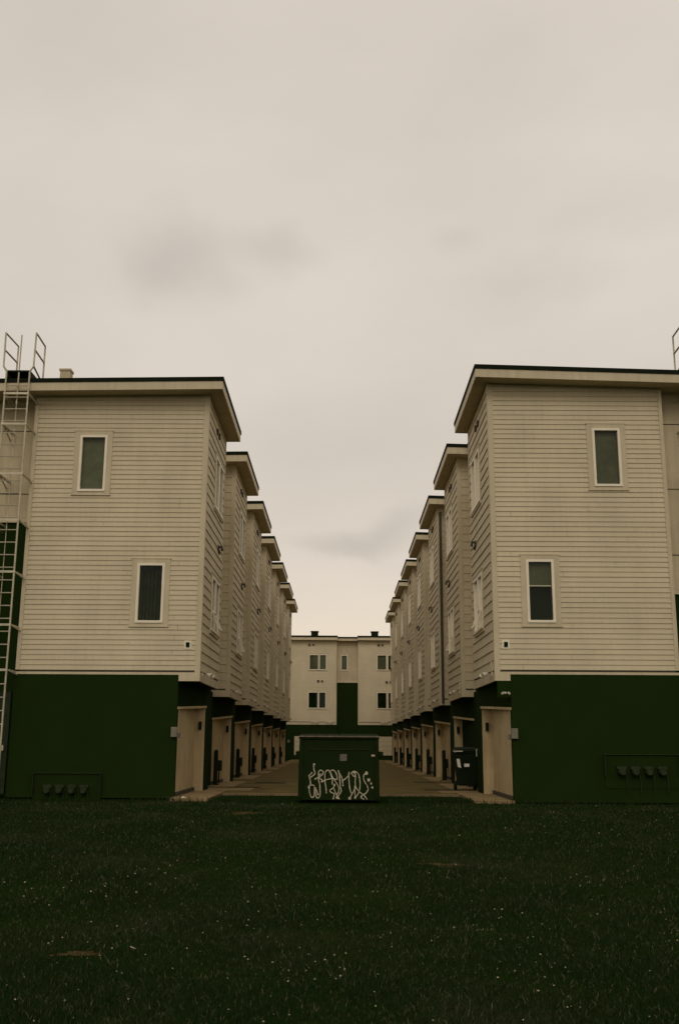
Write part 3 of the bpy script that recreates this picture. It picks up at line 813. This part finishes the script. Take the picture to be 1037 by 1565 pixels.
# ------------------------------------------------------------------ grass (one uncountable mass)
def scatter(n, y0, y1, power=1.0, margin=1.12):
    y = y0 + (y1-y0)*rng.random(n)**power
    half = 0.36*y*margin+0.4
    x = (rng.random(n)*2-1)*half
    return x, y
def gzn(x, y):
    t = np.clip(y/21.0, 0, 1); t = t*t*(3-2*t)
    k = np.clip((21.5-y)/4, 0, 1)
    return -0.38*(1-t)-0.03 + k*(0.03*np.sin(x*0.6+1.3)*np.sin(y*0.45)+0.015*np.sin(x*1.7+y*1.1))
def grass(name, n, h0, h1, w, m_, power=1.6, y0=5.0, y1=22.9, lean=0.6):
    x, y = scatter(n, y0, y1, power)
    keep = ~((y > 22.1) & (np.abs(x) > 2.8)) & ~((y > 21.1) & (np.abs(x) < 1.0))
    for cx, cy, rx, ry in soils:
        d = ((x-cx)/rx)**2+((y-cy)/ry)**2
        keep &= ~((d < 1.0) & (rng.random(n) < 0.85))
    x, y = x[keep], y[keep]; n = len(x); z = gzn(x, y)-0.005
    # clumpiness
    cl = 0.5+0.5*np.sin(x*2.1+np.sin(y*1.7)*2)*np.sin(y*1.3+np.sin(x*1.1)*1.5)
    h = (h0+(h1-h0)*rng.random(n))*(0.65+0.7*cl)
    a = rng.random(n)*2*np.pi; le = rng.random(n)*lean*h
    ax = rng.random(n)*2*np.pi; ww = w*(0.6+0.8*rng.random(n))*(0.6+y/14)
    dx, dy = np.cos(ax)*ww/2, np.sin(ax)*ww/2
    lx, ly = np.cos(a)*le, np.sin(a)*le
    V = np.empty((n, 5, 3), np.float32)
    V[:,0] = np.stack([x-dx, y-dy, z], 1); V[:,1] = np.stack([x+dx, y+dy, z], 1)
    V[:,2] = np.stack([x+dx*0.7+lx*0.35, y+dy*0.7+ly*0.35, z+h*0.6], 1); V[:,3] = np.stack([x-dx*0.7+lx*0.35, y-dy*0.7+ly*0.35, z+h*0.6], 1)
    V[:,4] = np.stack([x+lx, y+ly, z+h], 1)
    me = bpy.data.meshes.new(name)
    me.vertices.add(n*5); me.vertices.foreach_set('co', V.ravel())
    b = np.arange(n)*5
    loops = np.stack([b, b+1, b+2, b+3, b+3, b+2, b+4], 1).ravel().astype(np.int32)
    me.loops.add(n*7); me.loops.foreach_set('vertex_index', loops)
    ls = np.stack([np.arange(n)*7, np.arange(n)*7+4], 1).ravel().astype(np.int32)
    me.polygons.add(n*2); me.polygons.foreach_set('loop_start', ls)
    me.update(calc_edges=True); me.validate()
    me.materials.append(m_)
    o = bpy.data.objects.new(name, me); COL.objects.link(o)
    return o
o = grass('grass', 300000, 0.022, 0.060, 0.0055, M['blade'])
tag(o, 'dark short grass covering the lawn in front of the houses', 'grass', kind='stuff')
o = grass('dry_grass', 40000, 0.018, 0.05, 0.0075, M['dryblade'], lean=1.4)
tag(o, 'paler dry blades scattered through the dark lawn', 'grass', kind='stuff')
o = grass('wall_foot_grass', 16000, 0.06, 0.16, 0.006, M['blade'], power=1.0, y0=22.0, y1=23.1)
tag(o, 'longer uncut dark grass along the foot of the house walls', 'grass', kind='stuff')
# clover heads and pale fallen bits
cm = MB(); nfl = 330
cent = [(random.uniform(-2.6, 2.9), random.uniform(6.2, 12)) for _ in range(34)]
for i in range(nfl):
    if random.random() < 0.6:
        c = random.choice(cent); x = random.gauss(c[0], 0.28); y = random.gauss(c[1], 0.32)
    else:
        y = 6.0+15*random.random()**1.5; x = random.uniform(-0.38, 0.38)*y
    if y > 21.5 or y < 5.5: continue
    z = gz(x, y)+random.uniform(0.03, 0.06); rr = random.uniform(0.003, 0.0085)*(0.55+y/16)
    b = len(cm.v); n = 5
    cm.v.append((x, y, z+rr*0.8))
    for k in range(n):
        t = 2*math.pi*k/n+random.random()*0.5; q = rr*random.uniform(0.7, 1.3)
        cm.v.append((x+q*math.cos(t), y+q*math.sin(t), z+random.uniform(-0.2, 0.3)*rr))
    cm.v.append((x, y, z-rr*0.8))
    for k in range(n):
        cm.f.append((b, b+1+k, b+1+(k+1) % n)); cm.f.append((b+n+1, b+1+(k+1) % n, b+1+k))
tag(cm.build('clover_flowers', M['flower'], fixn=False), 'tiny pale clover heads speckling the dark lawn', 'flowers', kind='stuff')

# litter and twig
l = MB()
lx, ly = -3.42, 22.3
pts = [(0,0,0.0),(0.10,0.01,0.015),(0.15,0.05,0.0),(0.08,0.09,0.03),(0.01,0.06,0.01)]
b = len(l.v); l.v += [(lx+a, ly+c, 0.045+d) for a, c, d in pts]+[(lx+0.06, ly+0.04, 0.085)]
for k in range(5): l.f.append((b+k, b+(k+1) % 5, b+5))
tag(l.build('crumpled_paper', M['paper'], fixn=False), 'small crumpled white paper on the grass edge by the left doorway', 'litter')
t = MB(); tx, ty = -1.505, 7.72; z = gz(tx, ty)+0.07
t.tube([(tx, ty+0.08, z), (tx+0.006, ty+0.03, z+0.006), (tx+0.05, ty-0.02, z+0.003)], [0.003, 0.004, 0.0028], 6)
tag(t.build('twig', M['flower']), 'thin pale bent twig lying in the grass at lower left', 'twig')

# ------------------------------------------------------------------ camera
f_px = 1545.0
pitch = math.radians(12.9); roll = math.radians(0.336); yaw = math.radians(0.17)
fw = Vector((-math.sin(yaw)*math.cos(pitch), math.cos(yaw)*math.cos(pitch), math.sin(pitch)))
rt = fw.cross(Vector((0,0,1))).normalized(); up = rt.cross(fw)
r2 = rt*math.cos(roll)+up*math.sin(roll); u2 = up*math.cos(roll)-rt*math.sin(roll)
cam = bpy.data.cameras.new('camera'); co = bpy.data.objects.new('camera', cam); COL.objects.link(co)
mw = Matrix((( r2.x, u2.x, -fw.x, 0), (r2.y, u2.y, -fw.y, 0), (r2.z, u2.z, -fw.z, EYE), (0,0,0,1)))
co.matrix_world = mw
cam.sensor_fit = 'VERTICAL'; cam.sensor_height = 36; cam.lens = f_px/1565*36
cam.clip_end = 3000; cam.clip_start = 0.1
S.camera = co
def ray(px, py):
    return (fw*f_px + r2*(px-518.5) - u2*(py-782.5)).normalized()

# ------------------------------------------------------------------ sky + sun
SUN_EL, SUN_AZ = math.radians(38), math.radians(184)   # azimuth from +Y clockwise: behind the camera, slightly left
w = bpy.data.worlds.new('World'); S.world = w; w.use_nodes = True
nt = w.node_tree; N = nt.nodes; L = nt.links
for n in list(N): N.remove(n)
out = N.new('ShaderNodeOutputWorld')
sky = N.new('ShaderNodeTexSky'); sky.sky_type = 'NISHITA'; sky.sun_disc = False
sky.sun_elevation = SUN_EL; sky.sun_rotation = SUN_AZ; sky.dust_density = 3
bg1 = N.new('ShaderNodeBackground'); bg1.inputs[1].default_value = 0.08; L.new(sky.outputs[0], bg1.inputs[0])
tc = N.new('ShaderNodeTexCoord')
sx = N.new('ShaderNodeSeparateXYZ'); L.new(tc.outputs['Generated'], sx.inputs[0])
# slow warping so the elevation bands are not straight
wn = N.new('ShaderNodeTexNoise'); wn.inputs['Scale'].default_value = 2.2; wn.inputs['Detail'].default_value = 4
mpw = N.new('ShaderNodeMapping'); mpw.inputs['Scale'].default_value = (1, 1, 2.6); L.new(tc.outputs['Generated'], mpw.inputs[0]); L.new(mpw.outputs[0], wn.inputs['Vector'])
el = N.new('ShaderNodeMath'); el.operation = 'MULTIPLY_ADD'; el.inputs[1].default_value = 0.16
sub = N.new('ShaderNodeMath'); sub.operation = 'SUBTRACT'; sub.inputs[1].default_value = 0.5
L.new(wn.outputs['Fac'], sub.inputs[0]); L.new(sub.outputs[0], el.inputs[0]); L.new(sx.outputs['Z'], el.inputs[2])
rp = N.new('ShaderNodeValToRGB'); L.new(el.outputs[0], rp.inputs[0])
E_ = rp.color_ramp.elements
E_[0].position = 0.0; E_[0].color = (0.79, 0.675, 0.53, 1)
E_[1].position = 1.0; E_[1].color = (0.56, 0.50, 0.42, 1)
for p_, c_ in ((0.10, (0.775, 0.665, 0.530)), (0.17, (0.680, 0.600, 0.510)), (0.30, (0.640, 0.570, 0.490)), (0.45, (0.680, 0.612, 0.535)), (0.62, (0.640, 0.572, 0.500))):
    q = E_.new(p_); q.color = (*c_, 1)
# broad soft cloud mottling
cn = N.new('ShaderNodeTexNoise'); cn.inputs['Scale'].default_value = 3.2; cn.inputs['Detail'].default_value = 7; cn.inputs['Roughness'].default_value = 0.5
mp = N.new('ShaderNodeMapping'); mp.inputs['Scale'].default_value = (1, 1, 2.2); mp.inputs['Location'].default_value = (3.1, 0.4, 1.7)
L.new(tc.outputs['Generated'], mp.inputs[0]); L.new(mp.outputs[0], cn.inputs['Vector'])
mr = N.new('ShaderNodeMapRange'); mr.inputs[1].default_value = 0.3; mr.inputs[2].default_value = 0.7; mr.inputs[3].default_value = 0.945; mr.inputs[4].default_value = 1.055
L.new(cn.outputs['Fac'], mr.inputs[0])
cur = mr.outputs[0]
# individual darker cloud wisps
dn = N.new('ShaderNodeTexNoise'); dn.inputs['Scale'].default_value = 9; dn.inputs['Detail'].default_value = 5
L.new(tc.outputs['Generated'], dn.inputs['Vector'])
ds_ = N.new('ShaderNodeVectorMath'); ds_.operation = 'SUBTRACT'; L.new(dn.outputs['Color'], ds_.inputs[0]); ds_.inputs[1].default_value = (0.5, 0.5, 0.5)
dsc = N.new('ShaderNodeVectorMath'); dsc.operation = 'SCALE'; dsc.inputs['Scale'].default_value = 0.09; L.new(ds_.outputs[0], dsc.inputs[0])
dad = N.new('ShaderNodeVectorMath'); dad.operation = 'ADD'; L.new(tc.outputs['Generated'], dad.inputs[0]); L.new(dsc.outputs[0], dad.inputs[1])
for px, py, rx, rz, amt in ((275, 415, 0.074, 0.056, 0.17), (430, 390, 0.055, 0.030, 0.11), (550, 832, 0.085, 0.022, 0.17), (830, 430, 0.09, 0.035, 0.05), (690, 370, 0.035, 0.022, 0.05), (620, 800, 0.05, 0.02, 0.12), (930, 320, 0.08, 0.03, 0.03)):
    d = ray(px, py)
    s1 = N.new('ShaderNodeVectorMath'); s1.operation = 'SUBTRACT'; L.new(dad.outputs[0], s1.inputs[0]); s1.inputs[1].default_value = d
    s2 = N.new('ShaderNodeVectorMath'); s2.operation = 'MULTIPLY'; L.new(s1.outputs[0], s2.inputs[0]); s2.inputs[1].default_value = (1/rx, 1/0.25, 1/rz)
    ln = N.new('ShaderNodeVectorMath'); ln.operation = 'LENGTH'; L.new(s2.outputs[0], ln.inputs[0])
    m1 = N.new('ShaderNodeMapRange'); m1.interpolation_type = 'SMOOTHERSTEP'; L.new(ln.outputs['Value'], m1.inputs[0])
    m1.inputs[1].default_value = 0.0; m1.inputs[2].default_value = 1.25; m1.inputs[3].default_value = 1-amt; m1.inputs[4].default_value = 1.0
    mu = N.new('ShaderNodeMath'); mu.operation = 'MULTIPLY'; L.new(cur, mu.inputs[0]); L.new(m1.outputs[0], mu.inputs[1]); cur = mu.outputs[0]
vm = N.new('ShaderNodeVectorMath'); vm.operation = 'SCALE'; L.new(rp.outputs[0], vm.inputs[0]); L.new(cur, vm.inputs['Scale'])
bg2 = N.new('ShaderNodeBackground'); L.new(vm.outputs[0], bg2.inputs[0]); bg2.inputs[1].default_value = 1.085
mxs = N.new('ShaderNodeMixShader'); mxs.inputs[0].default_value = 0.93
L.new(bg1.outputs[0], mxs.inputs[1]); L.new(bg2.outputs[0], mxs.inputs[2]); L.new(mxs.outputs[0], out.inputs[0])

sun = bpy.data.lights.new('sun', 'SUN'); so_ = bpy.data.objects.new('sun', sun); COL.objects.link(so_)
sun.energy = 0.55; sun.angle = math.radians(25); sun.color = (1.0, 0.93, 0.82)
sd = Vector((math.sin(SUN_AZ)*math.cos(SUN_EL), math.cos(SUN_AZ)*math.cos(SUN_EL), math.sin(SUN_EL)))
so_.rotation_euler = sd.to_track_quat('Z', 'Y').to_euler()
so_.location = (0, -20, 40)

S.view_settings.view_transform = 'Standard'; S.view_settings.look = 'None'
S.view_settings.exposure = 0; S.view_settings.gamma = 1; S.view_settings.use_curve_mapping = False
